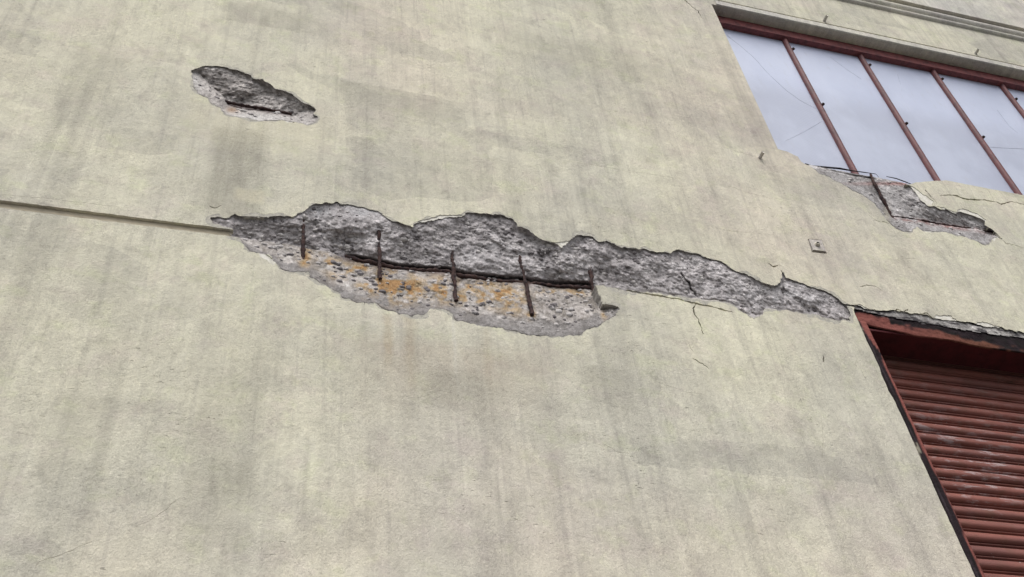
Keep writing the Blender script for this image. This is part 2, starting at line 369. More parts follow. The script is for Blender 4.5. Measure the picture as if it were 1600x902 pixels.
def edge_dist(px, pz, poly):
    r = np.full(len(px), 9.0); q = np.roll(poly, -1, 0)
    for (a, b), (c, d) in zip(poly, q):
        vx, vz = c-a, d-b; L = vx*vx+vz*vz+1e-12
        t = np.clip(((px-a)*vx+(pz-b)*vz)/L, 0, 1)
        r = np.minimum(r, np.hypot(px-a-t*vx, pz-b-t*vz))
    return r
def curve(pl): a = np.array(pl, float); return lambda u: np.interp(u, a[:, 0], a[:, 1])

# ---- depth of the broken concrete behind the wall face (metres), for the three spalls and the door head
def rough_relief(x, z, s):
    d, _ = worley(x*24, z*19, s); d2, _ = worley(x*58, z*46, s+9)
    n = .016*fbm(x*7, z*7, s, 2) + .007*fbm(x*26, z*22, s+3, 3) + .003*fbm(x*75, z*60, s+6, 2)
    return n + .0085*(d-.45) + .0035*(d2-.45)
_mt, _mc, _mb = curve(MAIN_TOP), curve(MAIN_C), curve(MAIN_VB)
_md = curve([(328, .012), (364, .02), (366, .045), (420, .05), (480, .065), (560, .085), (700, .095), (900, .095), (930, .09), (960, .075), (1100, .065), (1200, .055), (1280, .045), (1330, .03)])
def depth_main(x, z):
    u, v = P(x, z); vt, vc, vb, D = _mt(u), _mc(u), _mb(u), _md(u)
    up = np.clip((v-vt)/np.maximum(vc-vt, 3), 0, 1); lo = np.clip((v-vc)/np.maximum(vb-vc, 3), 0, 1)
    d = np.where(v < vc, .010+(D-.010)*up**1.05, np.where(u < 968, .88*D*(1-lo)**1.15+.003, D))
    bulge = .006*np.exp(-((u-600)/34)**2-((v-380)/18)**2)+.018*np.exp(-((u-885)/40)**2-((v-415)/18)**2)+.018*np.exp(-((u-545)/45)**2-((v-345)/16)**2)
    d = d-bulge
    d = d+.035*np.exp(-((v-vc+3.0)/3.2)**2)*sstep(535, 560, u)*(1-sstep(915, 930, u))
    cr = [(1065, 428), (1069, 436), (1077, 442), (1079, 452), (1088, 462)]
    for (a, b), (c, e) in zip(cr[:-1], cr[1:]):
        L = (c-a)**2+(e-b)**2; t = np.clip(((u-a)*(c-a)+(v-b)*(e-b))/L, 0, 1)
        d = d+.02*np.exp(-(np.hypot(u-a-t*(c-a), v-b-t*(e-b))/1.3)**2)
    return d
_st, _sc, _sb = curve(SMALL_TOP), curve(SMALL_C), curve(SMALL_VB)
def depth_small(x, z):
    u, v = P(x, z); vt, vc, vb = _st(u), _sc(u), _sb(u)
    D = np.interp(u, [298, 320, 350, 400, 450, 475, 497], [.015, .045, .075, .075, .06, .04, .02])
    up = np.clip((v-vt)/np.maximum(vc-vt, 3), 0, 1); lo = np.clip((v-vc)/np.maximum(vb-vc, 3), 0, 1)
    return np.where(v < vc, .009+(D-.009)*up**.9, .85*D*(1-lo)**1.2+.003)
_lt, _lc, _lb = curve(SILL_TOP), curve(SILL_C), curve(SILL_BOT)
def depth_sill(x, z):
    u, v = P(x, z); vt, vc, vb = _lt(u), _lc(u), _lb(u)
    D = np.interp(u, [1266, 1300, 1360, 1395, 1500, 1550, 1566], [.02, .035, .045, .055, .055, .04, .02])
    up = np.clip((v-vt)/np.maximum(vc-vt, 3), 0, 1); lo = np.clip((v-vc)/np.maximum(vb-vc, 3), 0, 1)
    t0 = np.interp(u, [1400, 1426], [.028, .008])
    return np.where(v < vc, t0+(D-t0)*up, .8*D*(1-lo)**1.1+.003)
def depth_head(x, z):
    return .009+0*x

POLY = []      # [name, wall-space outline, kind, floor depth or depth function]
def closed_poly(top, bot): return WL(top)+WL(bot[::-1])
main_poly = jag(closed_poly(MAIN_TOP, MAIN_BOT), .008, .010, 1)
small_poly = jag(closed_poly(SMALL_TOP, SMALL_BOT), .007, .007, 2)
sill_poly = jag(closed_poly(SILL_TOP, SILL_BOT), .007, .006, 3)
head_px = WL(HEAD_TOP); hb = WL(HEAD_BOT)
head_poly = jag(head_px+[(5.2, 5.38), (7.58, 5.385), (7.58, 5.35), (5.2, 5.35)]+hb[::-1], .009, .008, 4)
JX, WR, DR = 3.085, 8.2, 7.6          # left jamb of both openings, right ends
HEAD_Z, SILL_Z = 8.615, 6.765
wa = W(1290, 265)[1]
win_l = [(3.075, HEAD_Z), (3.075, 6.785)] + WL([(1230, 237), (1240, 242), (1247, 245), (1252, 253), (1258, 257), (1268, 260), (1290, 266), (1406, 287), (1421, 288.5), (1433, 285), (1448, 283.5), (1478, 282)]) + [(5.0, 6.765), (WR, 6.765), (WR, HEAD_Z)]
win_poly = np.array([win_l[0]]+[tuple(q) for q in jag(win_l[1:15], .012, .003, 6, False)]+win_l[15:])
door_poly = np.array([(JX, -.2)]+[tuple(q) for q in jag([(JX, 0.02), (JX, 3.2), (JX-.004, 4.2), (JX-.002, 4.75), (JX-.010, 4.80), (JX-.009, 4.90), (JX-.001, 4.95), (JX-.004, 5.2), (JX, 5.355), *[(q[0], q[1]+.006) for q in WL(HEAD_BOT[2:])]], .03, .003, 8, False)]+[(5.2, 5.356), (DR, 5.356), (DR, -.2)])
gz = [W(0, 312.6)[1], W(0, 325)[1]]; ge = [W(350, 356.5)[1], W(364, 369.5)[1]]
gl = W(0, 318)[0]; gr = W(362, 360)[0]
k0 = (ge[0]-gz[0])/(gr-gl); k1 = (ge[1]-gz[1])/(gr-gl)
groove_poly = jag([(-9, gz[0]), (gl, gz[0]), (gr+.06, ge[0]), (gr+.06, ge[1]), (gl, gz[1]), (-9, gz[1])], .02, .003, 9)
zl0, zl1 = 8.69, 8.712
drip_poly = np.array([(3.12, zl0), (9, zl0), (9, zl1), (3.12, zl1)])
def ribbon(px, wpx, seed, step=.010, amp=.006):
    """crack outline from a photo polyline and its widths in photo pixels"""
    pts = WL(px); a = jag(pts, step, amp, seed, False)
    L = np.concatenate([[0], np.cumsum(np.hypot(np.diff(a[:, 0]), np.diff(a[:, 1])))])
    b = np.array(pts); Lp = np.concatenate([[0], np.cumsum(np.hypot(np.diff(b[:, 0]), np.diff(b[:, 1])))])
    wd = np.interp(L/L[-1], Lp/Lp[-1], wpx)*(.0052 if max(wpx) > .95 else .0030)*(1+.5*vnoise(L*60, L*0, seed))
    wd[0] = wd[-1] = .0006
    t = np.gradient(a, axis=0); t /= np.hypot(t[:, 0], t[:, 1])[:, None]+1e-9
    n = np.stack([-t[:, 1], t[:, 0]], 1)*(wd/2)[:, None]
    return np.concatenate([a+n, (a-n)[::-1]])
CRACKS = [
 ([(1468, 306), (1488, 305), (1497, 307), (1512, 312), (1540, 313), (1553, 315), (1564, 319), (1580, 315), (1600, 319.5), (1640, 325)], [.8, 1.8, 3.4, 3.2, 1.8, 1.6, 1.4, 1.5, 1.4, 1]),
 ([(1086, 474), (1083, 482), (1087, 494), (1093, 504), (1098, 515), (1099, 523)], [.8, 1.3, 1.4, 1.2, 1.5, .5]),
 ([(1075, 534), (1081, 547), (1085, 551)], [.5, .9, .4]), ([(1080, 558), (1094, 567), (1109, 577)], [.6, 1.3, .6]),
 ([(1064, -6), (1072, 2), (1082, 11), (1090, 17), (1098, 30)], [1.6, 1.6, 1.5, 1.3, .5]), ([(1090, 17), (1098, 16)], [1.0, .4]),
 ([(1099, 20), (1104, 32), (1110, 46)], [.9, .8, .3]),
 ([(1199, 411), (1208, 417), (1214, 416), (1221, 414)], [.8, 2.2, 1.2, .5]), ([(1220, 421), (1225, 431), (1228, 436)], [1, 2, 1]),
 ([(1447, 297), (1455, 308), (1465, 319)], [1.8, 1.2, .5]), ([(1553, 315), (1549, 305), (1541, 293)], [.9, .8, .4]),
 ([(1566, 375), (1573, 381), (1580, 382), (1600, 387)], [1.5, 1.3, 1, .5]),
 ([(962, 450), (985, 455), (1013, 459), (1050, 466), (1092, 475), (1120, 481), (1147, 489)], [.8, 2.0, 2.2, 1.8, 2.4, 2.2, .6]),
 ([(1357, 334), (1366, 343), (1376, 347), (1388, 348.5)], [.4, .7, .9, 1.2]),
 ([(1534, 352), (1546, 357), (1557, 366), (1566, 374)], [1, 4, 3.5, 1]),
 ([(1340, 559), (1336, 569), (1341, 573)], [.5, .9, .5]), ([(1344, 577), (1352, 590)], [.7, .4]),
 ([(55, 888), (62, 878), (90, 868), (112, 860), (130, 852), (147, 845)], [.7, .6, .7, .6, .5, .3]),
 ([(213, 822), (232, 815), (248, 805), (265, 790), (280, 778)], [.3, .6, .5, .6, .3]),
 ([(890, 252), (940, 260), (980, 268), (1010, 271), (1065, 280)], [.3, .6, .4, .6, .3]),
 ([(1139, 291), (1165, 300), (1200, 309)], [.3, .8, .4]), ([(1124, 228), (1150, 236), (1183, 246)], [.3, .8, .5]),
 ([(833, 75), (836, 105), (841, 140)], [.3, .6, .3]), ([(860, 424), (900, 427)], [.0, .0]),
 ([(1343, 449), (1352, 446), (1366, 447), (1380, 455)], [.5, 1, .8, .3]),
 ([(1395, 486), (1404, 484), (1411, 487), (1420, 484)], [.8, 1.6, 1.6, .8]), ([(1436, 489), (1449, 490), (1457, 496)], [1, 1.5, 1]),
 ([(1448, 491), (1449, 486), (1452, 485)], [.9, .8, .5]), ([(1575, 515), (1590, 518), (1610, 522)], [0, 0, 0]),
 ([(1010, 82), (1024, 84), (1036, 86)], [.4, .7, .3]), ([(1108, 82), (1119, 84)], [.4, .6]), ([(420, 292), (440, 296)], [.0, .0]),
 ([(328, 321), (334, 326), (345, 321)], [.7, 1.0, .6]), ([(380, 338), (420, 341), (470, 339)], [.6, 1.0, .6]), ([(0, 304), (60, 309), (130, 317), (200, 325)], [.3, .7, .4, .3]),
 ([(940, 692), (950, 697), (966, 707), (984, 709)], [.3, .7, .6, .3]), ([(1020, 594), (1070, 612), (1100, 616)], [.3, .5, .3]),
 ([(660, 800), (700, 822), (780, 826)], [.0, .0, .0]), ([(1286, 556), (1288, 566)], [1.5, 1.8]), ([(1283, 642), (1286, 690), (1284, 720)], [.3, .5, .3]),
 ([(1100, 352), (1140, 361), (1190, 366)], [.3, .6, .3]), ([(1410, 404), (1430, 404)], [.4, .8]), ([(600, 178), (640, 186), (690, 196)], [.3, .5, .3]),
]
CHIPS = [
 [(401, 394), (418, 396), (431, 408), (428, 415), (416, 409), (407, 402)],
 [(1419, 289.5), (1428, 292), (1440, 301), (1459, 315), (1458, 322), (1446, 321), (1436, 312), (1428, 299)],
 [(1462, 322), (1475, 325), (1496, 332), (1500, 326), (1512, 328), (1529, 335), (1541, 343), (1539, 350), (1520, 339), (1508, 333), (1497, 336), (1478, 329)],
 [(1433, 354), (1445, 347), (1452, 355), (1460, 362.5), (1448, 363.5), (1438, 359)],
 [(1463, 362), (1471, 356), (1479, 363)], [(1529, 376.5), (1541, 381), (1537, 383.5)], [(1549, 373), (1556, 368.5), (1559, 371), (1552, 379)],
 [(1402, 356), (1411, 360), (1410, 363)],
 [(1456, 497), (1459, 493), (1463, 490.8), (1466, 492.4), (1475, 492.2), (1485, 492.8), (1487, 496), (1491, 499), (1499, 503.5), (1488, 506), (1470, 503)],
 [(1521, 506), (1527, 504.2), (1531, 502.6), (1540, 503), (1547, 505.2), (1553, 508), (1559, 508.8), (1566, 512.5), (1562, 516), (1545, 514), (1533, 511)],
 [(653, 351), (656, 345), (687, 337), (712, 336), (724, 337), (724, 341), (690, 345), (664, 351)],
 [(862, 379), (878, 378), (893, 375), (884, 385), (877, 390), (868, 386)],
 [(1330, 477), (1345, 475), (1352, 480), (1368, 484), (1362, 487), (1345, 484)],
 [(436, 183), (452, 186), (462, 193), (445, 190)],
]
POLY.append(('window', win_poly, 'open', .30)); POLY.append(('door', door_poly, 'open', .20))
POLY.append(('main', main_poly, 'spall', depth_main)); POLY.append(('small', small_poly, 'spall', depth_small)); POLY.append(('sill', sill_poly, 'spall', depth_sill))
POLY.append(('head', head_poly, 'spall', depth_head))
for i, (p, wd) in enumerate(CRACKS):
    if max(wd) > 0: POLY.append(('crack', ribbon(p, wd, 20+i, amp=.004 if max(wd) < 1 else .008), 'crack', .03 if max(wd) > .95 else .0004))
for i, p in enumerate(CHIPS): POLY.append(('chip', jag(WL(p), .007, .011, 90+i), 'chip', .0035))
POLY.append(('groove', groove_poly, 'groove', .015)); POLY.append(('drip', drip_poly, 'groove', .012))
for i, (p, w_) in enumerate(((main_poly, .045), (small_poly, .028), (sill_poly, .03))): POLY.append(('lip', lip(p, 400+i*7, w_), 'chip', .0005))
pr = WL([(1261.8, 373.2), (1284.6, 374.8), (1292, 396.8), (1268.4, 394.2)]); POLY.append(('crack', jag(pr, .01, .004, 300), 'crack', .016))

# ------------------------------------------------------------------ THE WALL
wall = thing('concrete_wall', 'weathered cream plastered concrete wall with broken patches baring rusty reinforcement', 'wall')
TOPZ = 9.366
X0, X1 = -9.0, 9.5
pv = [(X0, 0.0), (X1, 0.0), (X1, TOPZ), (X0, TOPZ)]; pe = [(0, 1), (1, 2), (2, 3), (3, 0)]
for nm, a, k, d in POLY:
    b = len(pv); n = len(a); pv += [tuple(map(float, q)) for q in a]; pe += [(b+i, b+(i+1) % n) for i in range(n)]
cv, ce, cf, _a, _b, _c = delaunay_2d_cdt([Vector(p) for p in pv], pe, [], 0, 1e-5)
cv = np.array([(v.x, v.y) for v in cv]); tri = np.array(cf)
cen = cv[tri].mean(1)
own = np.full(len(tri), -1)
for i in range(len(POLY)-1, -1, -1):
    own[inside(cen[:, 0], cen[:, 1], POLY[i][1])] = i
own[(cen[:, 0] < X0) | (cen[:, 0] > X1) | (cen[:, 1] < 0) | (cen[:, 1] > TOPZ)] = -2
def floor_of(i, pts):
    if i == -1: return np.zeros(len(pts))
    d = POLY[i][3]
    if callable(d): return np.maximum(d(pts[:, 0], pts[:, 1]), 0)+.010
    return np.full(len(pts), d)
edges = {}
for t, f in enumerate(tri):
    for a, b in ((f[0], f[1]), (f[1], f[2]), (f[2], f[0])):
        edges.setdefault((min(a, b), max(a, b)), []).append((t, a, b))
rims = {}
for e, L in edges.items():
    if len(L) != 2: continue
    o0, o1 = own[L[0][0]], own[L[1][0]]
    if o0 == o1 or o0 == -2 or o1 == -2: continue
    pts = cv[[L[0][1], L[0][2]]]
    d0, d1 = floor_of(o0, pts), floor_of(o1, pts)
    solid = lambda o: o == -1 or POLY[o][2] in ('crack', 'chip', 'groove')
    s = 0 if d0.sum() < d1.sum() else 1
    if not solid((o0, o1)[s]): s = 1-s
    if not solid((o0, o1)[s]): continue
    t, a, b = L[s]
    da, db = (d0, d1) if s == 0 else (d1, d0)
    if s == 1: da, db = da[::-1], db[::-1]
    rims.setdefault((o0, o1)[s], []).append((a, b, da, db, 0.94 if POLY[(o1, o0)[s]][2] == 'spall' else 0))
def islands(T):
    par = {}
    def find(a):
        while par.setdefault(a, a) != a: par[a] = par[par[a]]; a = par[a]
        return a
    for t in T.tolist():
        r = find(t[0]); par[find(t[1])] = r; par[find(t[2])] = find(r)
    g = np.array([find(t[0]) for t in T.tolist()]); return [T[g == q] for q in np.unique(g)]
def emit(i, name, mat):
    T = tri[own == i]
    if len(T) == 0: return None
    if i >= 0 and POLY[i][0] != 'lip':
        L = islands(T)
        if len(L) > 1:
            for t in L: emit_one(i, name, mat, t)
            return None
    return emit_one(i, name, mat, T)
def emit_one(i, name, mat, T):
    idx = np.unique(T); mp = {int(q): k for k, q in enumerate(idx)}
    y = floor_of(i, cv[idx]); V = [(cv[q][0], y[k], cv[q][1]) for k, q in enumerate(idx)]
    F = [tuple(mp[int(q)] for q in t) for t in T]
    mats = [0]*len(F)
    for a, b, da, db, lean in rims.get(i, []):
        if int(a) not in mp or int(b) not in mp: continue
        lev = [da, db] if not lean else [da, np.minimum(da+.010, db), db]
        ua, ub = P(*cv[a]), P(*cv[b]); ref = (W(ua[0], ua[1], da[0]), W(ub[0], ub[1], da[1]))
        for j in range(len(lev)-1):
            k = len(V)
            for q, uq, h0 in ((a, ua, 0), (b, ub, 1)):
                for d in (lev[j][h0], lev[j+1][h0]):
                    wx, wz = W(uq[0], uq[1], d); s_ = lean*(1.0+.20*float(vnoise(uq[0]*.045, uq[1]*.045, 5))) if lean else 0
                    if 922 < uq[0] < 972 and 440 < uq[1] < 484: s_ = 0
                    V.append((cv[q][0]+(wx-ref[h0][0])*s_, d, cv[q][1]+(wz-ref[h0][1])*s_))
            F.append((k, k+1, k+3, k+2)); mats.append(j)
    me = bpy.data.meshes.new(name); me.from_pydata(V, [], F); me.update()
    me.polygons.foreach_set('material_index', mats)
    import bmesh
    bm = bmesh.new(); bm.from_mesh(me); bmesh.ops.remove_doubles(bm, verts=bm.verts, dist=1e-6); bm.to_mesh(me); bm.free()
    o = link(name, me, [mat, M_edge], wall)
    return o
emit(-1, 'plaster_face', M_plaster)
for i, (nm, a, k, d) in enumerate(POLY):
    if k == 'crack': emit(i, 'crack', M_crack if d > .01 else M_hair)
    elif nm == 'lip':
        lo_ = emit(i, 'broken_plaster_lip', M_lip); lo_['kind'] = 'stuff'
    elif k == 'chip': emit(i, 'bare_undercoat_patch', M_white)
    elif k == 'groove': emit(i, 'groove', M_groove)

# ---- broken concrete
def spall(name, poly, depth, tintf, seed, cell=.0042, relief=1.0, label=None):
    x0, z0 = poly.min(0)-.02; x1, z1 = poly.max(0)+.02
    nx, nz = int((x1-x0)/cell), int((z1-z0)/cell)
    X, Z = np.meshgrid(np.linspace(x0, x1, nx), np.linspace(z0, z1, nz)); x, z = X.ravel(), Z.ravel()
    ins = inside(x, z, poly); dist = edge_dist(x, z, poly[::2])
    keep = ins | (dist < .012)
    fade = np.where(ins, sstep(0, .02, dist), 0)
    rel = rough_relief(x, z, seed)*relief
    d = depth(x, z)
    y = d + rel*(.35+.65*fade)*np.clip(d/.025, .35, 1)
    y = np.maximum(y, np.where(ins, .0022, .006))
    U_, V_ = P(x, z); xs_, zs2 = W(U_, V_, y); V = np.stack([xs_, y, zs2], 1)
    k = keep.reshape(nz, nx); id_ = np.arange(nx*nz).reshape(nz, nx)
    q = k[:-1, :-1] & k[1:, :-1] & k[:-1, 1:] & k[1:, 1:]
    F = np.stack([id_[:-1, :-1][q], id_[:-1, 1:][q], id_[1:, 1:][q], id_[1:, :-1][q]], 1)
    us = np.unique(F); mp = np.full(nx*nz, -1); mp[us] = np.arange(len(us))
    u, v = P(x[us], z[us]); c = tintf(x[us], z[us], u, v, rel[us])
    o = mesh(name, V[us], [tuple(f) for f in mp[F].tolist()], M_conc, wall, True, c)
    if label: o['label'] = label
    surf = lambda a, b: float(depth(np.array([a]), np.array([b]))[0]+.6*rough_relief(np.array([a]), np.array([b]), seed)[0]*relief)
    return o, surf
def lerp(c, t, f): return c*(1-f[:, None])+np.array(t)*f[:, None]
def base_tint(x, z, rel, s, lo=(.37, .345, .35), hi=(.54, .513, .515)):
    n = fbm(x*12, z*14, s, 4)*.5+.5; d, idv = worley(x*38, z*38, s+4)
    c = np.array(lo)+(np.array(hi)-np.array(lo))*np.clip(n*1.5-.25, 0, 1)[:, None]
    peb = (d < .38) & (idv > .40)
    c = np.where(peb[:, None], c*(.40+.95*idv[:, None]), c)
    d3, id3 = worley(x*85, z*70, s+14); c = np.where(((d3 < .3) & (id3 > .5))[:, None], c*(.45+.95*id3[:, None]), c)
    hol = sstep(.12, .42, fbm(x*30, z*26, s+22, 3)); c = lerp(c, (.15, .135, .13), hol*.45)
    c = c*np.clip(1-rel*6, .75, 1.2)[:, None]
    return np.clip(c, .02, .8)
def spot(u, v, a, b, ra, rb): return np.exp(-((u-a)/ra)**2-((v-b)/rb)**2)
def tint_main(x, z, u, v, rel):
    c = base_tint(x, z, rel, 31)
    vc, vb, vt = _mc(u), _mb(u), _mt(u); n = fbm(x*22, z*22, 50, 4); n2 = fbm(x*50, z*50, 61, 3)
    low = (v > vc) & (u < 975)
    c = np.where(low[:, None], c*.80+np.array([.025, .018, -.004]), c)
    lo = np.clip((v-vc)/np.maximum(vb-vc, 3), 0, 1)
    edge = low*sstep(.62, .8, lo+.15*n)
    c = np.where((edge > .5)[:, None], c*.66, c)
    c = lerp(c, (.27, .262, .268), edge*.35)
    c = lerp(c, (.52, .51, .52), np.clip(spot(u, v, 500, 330, 22, 12)+spot(u, v, 560, 332, 40, 8)+spot(u, v, 770, 400, 50, 22)*.5+spot(u, v, 1150, 455, 90, 14)*.3+spot(u, v, 1240, 465, 60, 14)*.5, 0, 1)*np.clip(.65+n*1.2, 0, 1))
    c = lerp(c, (.22, .20, .195), np.clip(spot(u, v, 420, 358, 55, 14)*.9+spot(u, v, 640, 400, 30, 18)*.7+spot(u, v, 700, 365, 40, 15)*.4+spot(u, v, 960, 400, 40, 18)*.4, 0, 1)*np.clip(.7+n, 0, 1))
    rust = spot(u, v, 600, 442, 40, 14)+spot(u, v, 622, 455, 30, 16)+spot(u, v, 560, 425, 34, 12)*.9+spot(u, v, 690, 452, 20, 16)*.9+spot(u, v, 745, 458, 46, 18)*.9+spot(u, v, 800, 470, 18, 18)*.8+spot(u, v, 476, 402, 8, 12)+spot(u, v, 512, 408, 14, 9)*.7+spot(u, v, 829, 489, 6, 8)+spot(u, v, 880, 457, 44, 6)*.5+spot(u, v, 945, 487, 5, 9)*.8
    rust = np.clip(rust*1.15*np.clip(.50+1.5*n+.5*n2, 0, 1.2), 0, 1)*low
    c = lerp(c, (.43, .32, .18), np.clip(rust*2.4, 0, 1)*.45); c = lerp(c, (.40, .27, .125), np.clip(rust*1.5, 0, 1)*.65); c = lerp(c, (.31, .145, .045), sstep(.40, .9, rust+.35*n2)*.55)
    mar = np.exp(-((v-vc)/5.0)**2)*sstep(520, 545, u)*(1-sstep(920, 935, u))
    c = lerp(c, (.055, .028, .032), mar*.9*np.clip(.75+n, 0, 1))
    return np.clip(c, .015, .8)
def tint_small(x, z, u, v, rel):
    c = base_tint(x, z, rel, 71, (.33, .305, .29), (.52, .49, .47)); vc = _sc(u); n = fbm(x*25, z*25, 80, 3)
    low = (v > vc)
    c = np.where(low[:, None], c*.95+.02, c)
    c = lerp(c, (.56, .545, .53), np.clip((spot(u, v, 400, 184, 50, 6)+spot(u, v, 305, 128, 8, 18)*.8+spot(u, v, 350, 176, 10, 7))*low, 0, 1)*.8)
    c = lerp(c, (.30, .17, .08), spot(u, v, 362, 172, 10, 5)*.6*low)
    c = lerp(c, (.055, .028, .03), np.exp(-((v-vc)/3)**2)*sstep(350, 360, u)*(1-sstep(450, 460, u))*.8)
    return np.clip(c, .015, .8)
def tint_sill(x, z, u, v, rel):
    c = base_tint(x, z, rel, 101, (.36, .345, .345), (.54, .52, .52)); vc = _lc(u); n = fbm(x*25, z*25, 120, 3)
    m_ = np.exp(-((v-vc-2.5)/3.5)**2)*sstep(1394, 1400, u)*(1-sstep(1548, 1556, u))
    c = lerp(c, (.33, .17, .155), np.clip(m_*(.6+1.3*n), 0, 1)*.75); c = np.where((v > vc+3)[:, None], c*.74, c)
    c = lerp(c, (.46, .42, .33), spot(u, v, 1386, 336, 6, 14)*.6)
    c = lerp(c, (.34, .15, .13), np.clip(spot(u, v, 1405, 287, 60, 3), 0, 1)*.7)
    return np.clip(c, .015, .8)
def tint_head(x, z, u, v, rel):
    c = base_tint(x, z, rel, 131, (.20, .19, .19), (.50, .48, .46)); n = fbm(x*14, z*60, 140, 3)
    return np.clip(lerp(c, (.045, .04, .045), sstep(-.10, .14, n+.35*fbm(x*30, z*30, 150, 2))*.9), .015, .8)
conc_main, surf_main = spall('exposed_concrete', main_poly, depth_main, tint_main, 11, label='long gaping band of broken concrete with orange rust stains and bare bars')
conc_small, surf_small = spall('exposed_concrete', small_poly, depth_small, tint_small, 12, label='small lens shaped broken hollow in the upper left of the wall')
conc_sill, surf_sill = spall('exposed_concrete', sill_poly, depth_sill, tint_sill, 13, relief=.5, label='broken concrete under the window sill with a slanting bar')
conc_head, surf_head = spall('exposed_concrete', head_poly, depth_head, tint_head, 14, cell=.006, relief=.5, label='crumbled mortar strip over the steel door head')

# ---- aggregate stones half buried in the broken faces (too many and too small to pick out one by one)
def aggregate(parent, poly, surf, n, seed, acc):
    rnd = random.Random(seed); b = MB(); x0, z0 = poly.min(0); x1, z1 = poly.max(0)
    ico = [(0, 0, 1), (0, 0, -1)]+[(math.cos(k*1.2566)*.894, math.sin(k*1.2566)*.894, .447) for k in range(5)]+[(math.cos(k*1.2566+.628)*.894, math.sin(k*1.2566+.628)*.894, -.447) for k in range(5)]
    fc = [(0, 2+k, 2+(k+1) % 5) for k in range(5)]+[(1, 7+(k+1) % 5, 7+k) for k in range(5)]+[(2+k, 7+k, 2+(k+1) % 5) for k in range(5)]+[(7+k, 7+(k+1) % 5, 2+(k+1) % 5) for k in range(5)]
    c = 0; tries = 0
    while c < n and tries < n*40:
        tries += 1
        x, z = rnd.uniform(x0, x1), rnd.uniform(z0, z1)
        if not inside(np.array([x]), np.array([z]), poly)[0]: continue
        if edge_dist(np.array([x]), np.array([z]), poly[::3])[0] < .012: continue
        u, v = P(x, z)
        if rnd.random() > acc(u, v): continue
        r = rnd.choice((.006, .007, .008, .009, .011, .014, .018)); y = surf(x, z)+r*.35
        if y-r < .002: continue
        xx, zz = W(u, v, y)
        k = len(b.v); sx, sz = rnd.uniform(.8, 1.5), rnd.uniform(.6, 1.1)
        for p in ico:
            q = 1+rnd.uniform(-.2, .2); b.v.append((xx+p[0]*r*sx*q, y+p[1]*r*.8*q, zz+p[2]*r*sz*q))
        b.f += [tuple(k+i for i in f) for f in fc]; c += 1
    o = b.build('aggregate', M_stone, parent, True); o['kind'] = 'stuff'
aggregate(conc_main, main_poly, surf_main, 950, 3, lambda u, v: .38 if v > _mc(u)+.5*(_mb(u)-_mc(u)) and u < 965 else .6)
aggregate(conc_small, small_poly, surf_small, 60, 4, lambda u, v: .5)
aggregate(conc_sill, sill_poly, surf_sill, 70, 5, lambda u, v: .5)

# ---- reinforcement
def bar(name, px, rad, ys, seed, parent, label=None, n=8):
    """px: photo polyline; ys: distance behind the wall face at each of its points"""
    pts = [(*W(a, b, y), y) for (a, b), y in zip(px, ys)]; q = []
    rnd = random.Random(seed)
    for (x0, z0, y0), (x1, z1, y1) in zip(pts[:-1], pts[1:]):
        L = math.dist((x0, z0, y0), (x1, z1, y1)); k = max(1, int(L/.012))
        for i in range(k):
            t = i/k; q.append((x0+(x1-x0)*t+rnd.uniform(-.001, .001)+.004*vnoise(t*L*14+seed*3.7, 0.0, seed), y0+(y1-y0)*t+rnd.uniform(-.001, .001)+.004*vnoise(t*L*11, 5.5, seed), z0+(z1-z0)*t+rnd.uniform(-.001, .001)))
    x, z, y = pts[-1]; q.append((x, y, z))
    rr = [rad*(1+.16*math.sin(i*2.1)+rnd.uniform(-.15, .15)+.30*vnoise(i*.16, 0.0, seed+4)+.22*vnoise(i*.55, 3.0, seed+6)) for i in range(len(q))]
    o = MB().tube(q, rr, n, .16, seed).build(name, M_rust, parent, True)
    if label: o['label'] = label
    return o
bar('reinforcing_bar', [(536, 402), (567, 409), (612, 419), (657, 424), (699, 426), (717, 432), (777, 440), (834, 444), (879, 449), (930, 452)], .0112, [.105, .082, .083, .086, .088, .087, .088, .087, .086, .082], 1, wall, 'long horizontal rusted bar along the broken band')
bar('reinforcing_bar', [(352, 160), (385, 166), (422, 172), (456, 179)], .010, [.062, .05, .046, .05], 2, wall, 'short rusted bar in the small upper hollow')
bar('reinforcing_bar', [(1360, 273), (1368, 290), (1380, 313), (1396, 345)], .009, [.03, .012, .022, .045], 3, wall, 'slanting rusted bar under the window sill')
bar('reinforcing_bar', [(1392, 338), (1426, 342), (1477, 352), (1527, 358.5), (1552, 363)], .0065, [.042, .044, .044, .04, .03], 4, wall, 'thin red stained bar under the window sill')
for k, (px, ys, rd) in enumerate([
    ([(474, 345), (474.5, 372), (473.5, 406)], [.030, .026, .036], .0098),
    ([(592, 362), (593, 392), (594.5, 436)], [.028, .042, .034], .0088),
    ([(706, 382), (708, 412), (710, 440), (713, 470)], [.060, .050, .045, .030], .0088),
    ([(811, 400), (817, 424), (823, 448), (831, 492)], [.055, .052, .046, .018], .0082),
    ([(922, 418), (924, 440), (928, 455)], [.062, .055, .060], .010)]):
    bar('stirrup', px, rd, ys, 10+k, wall)

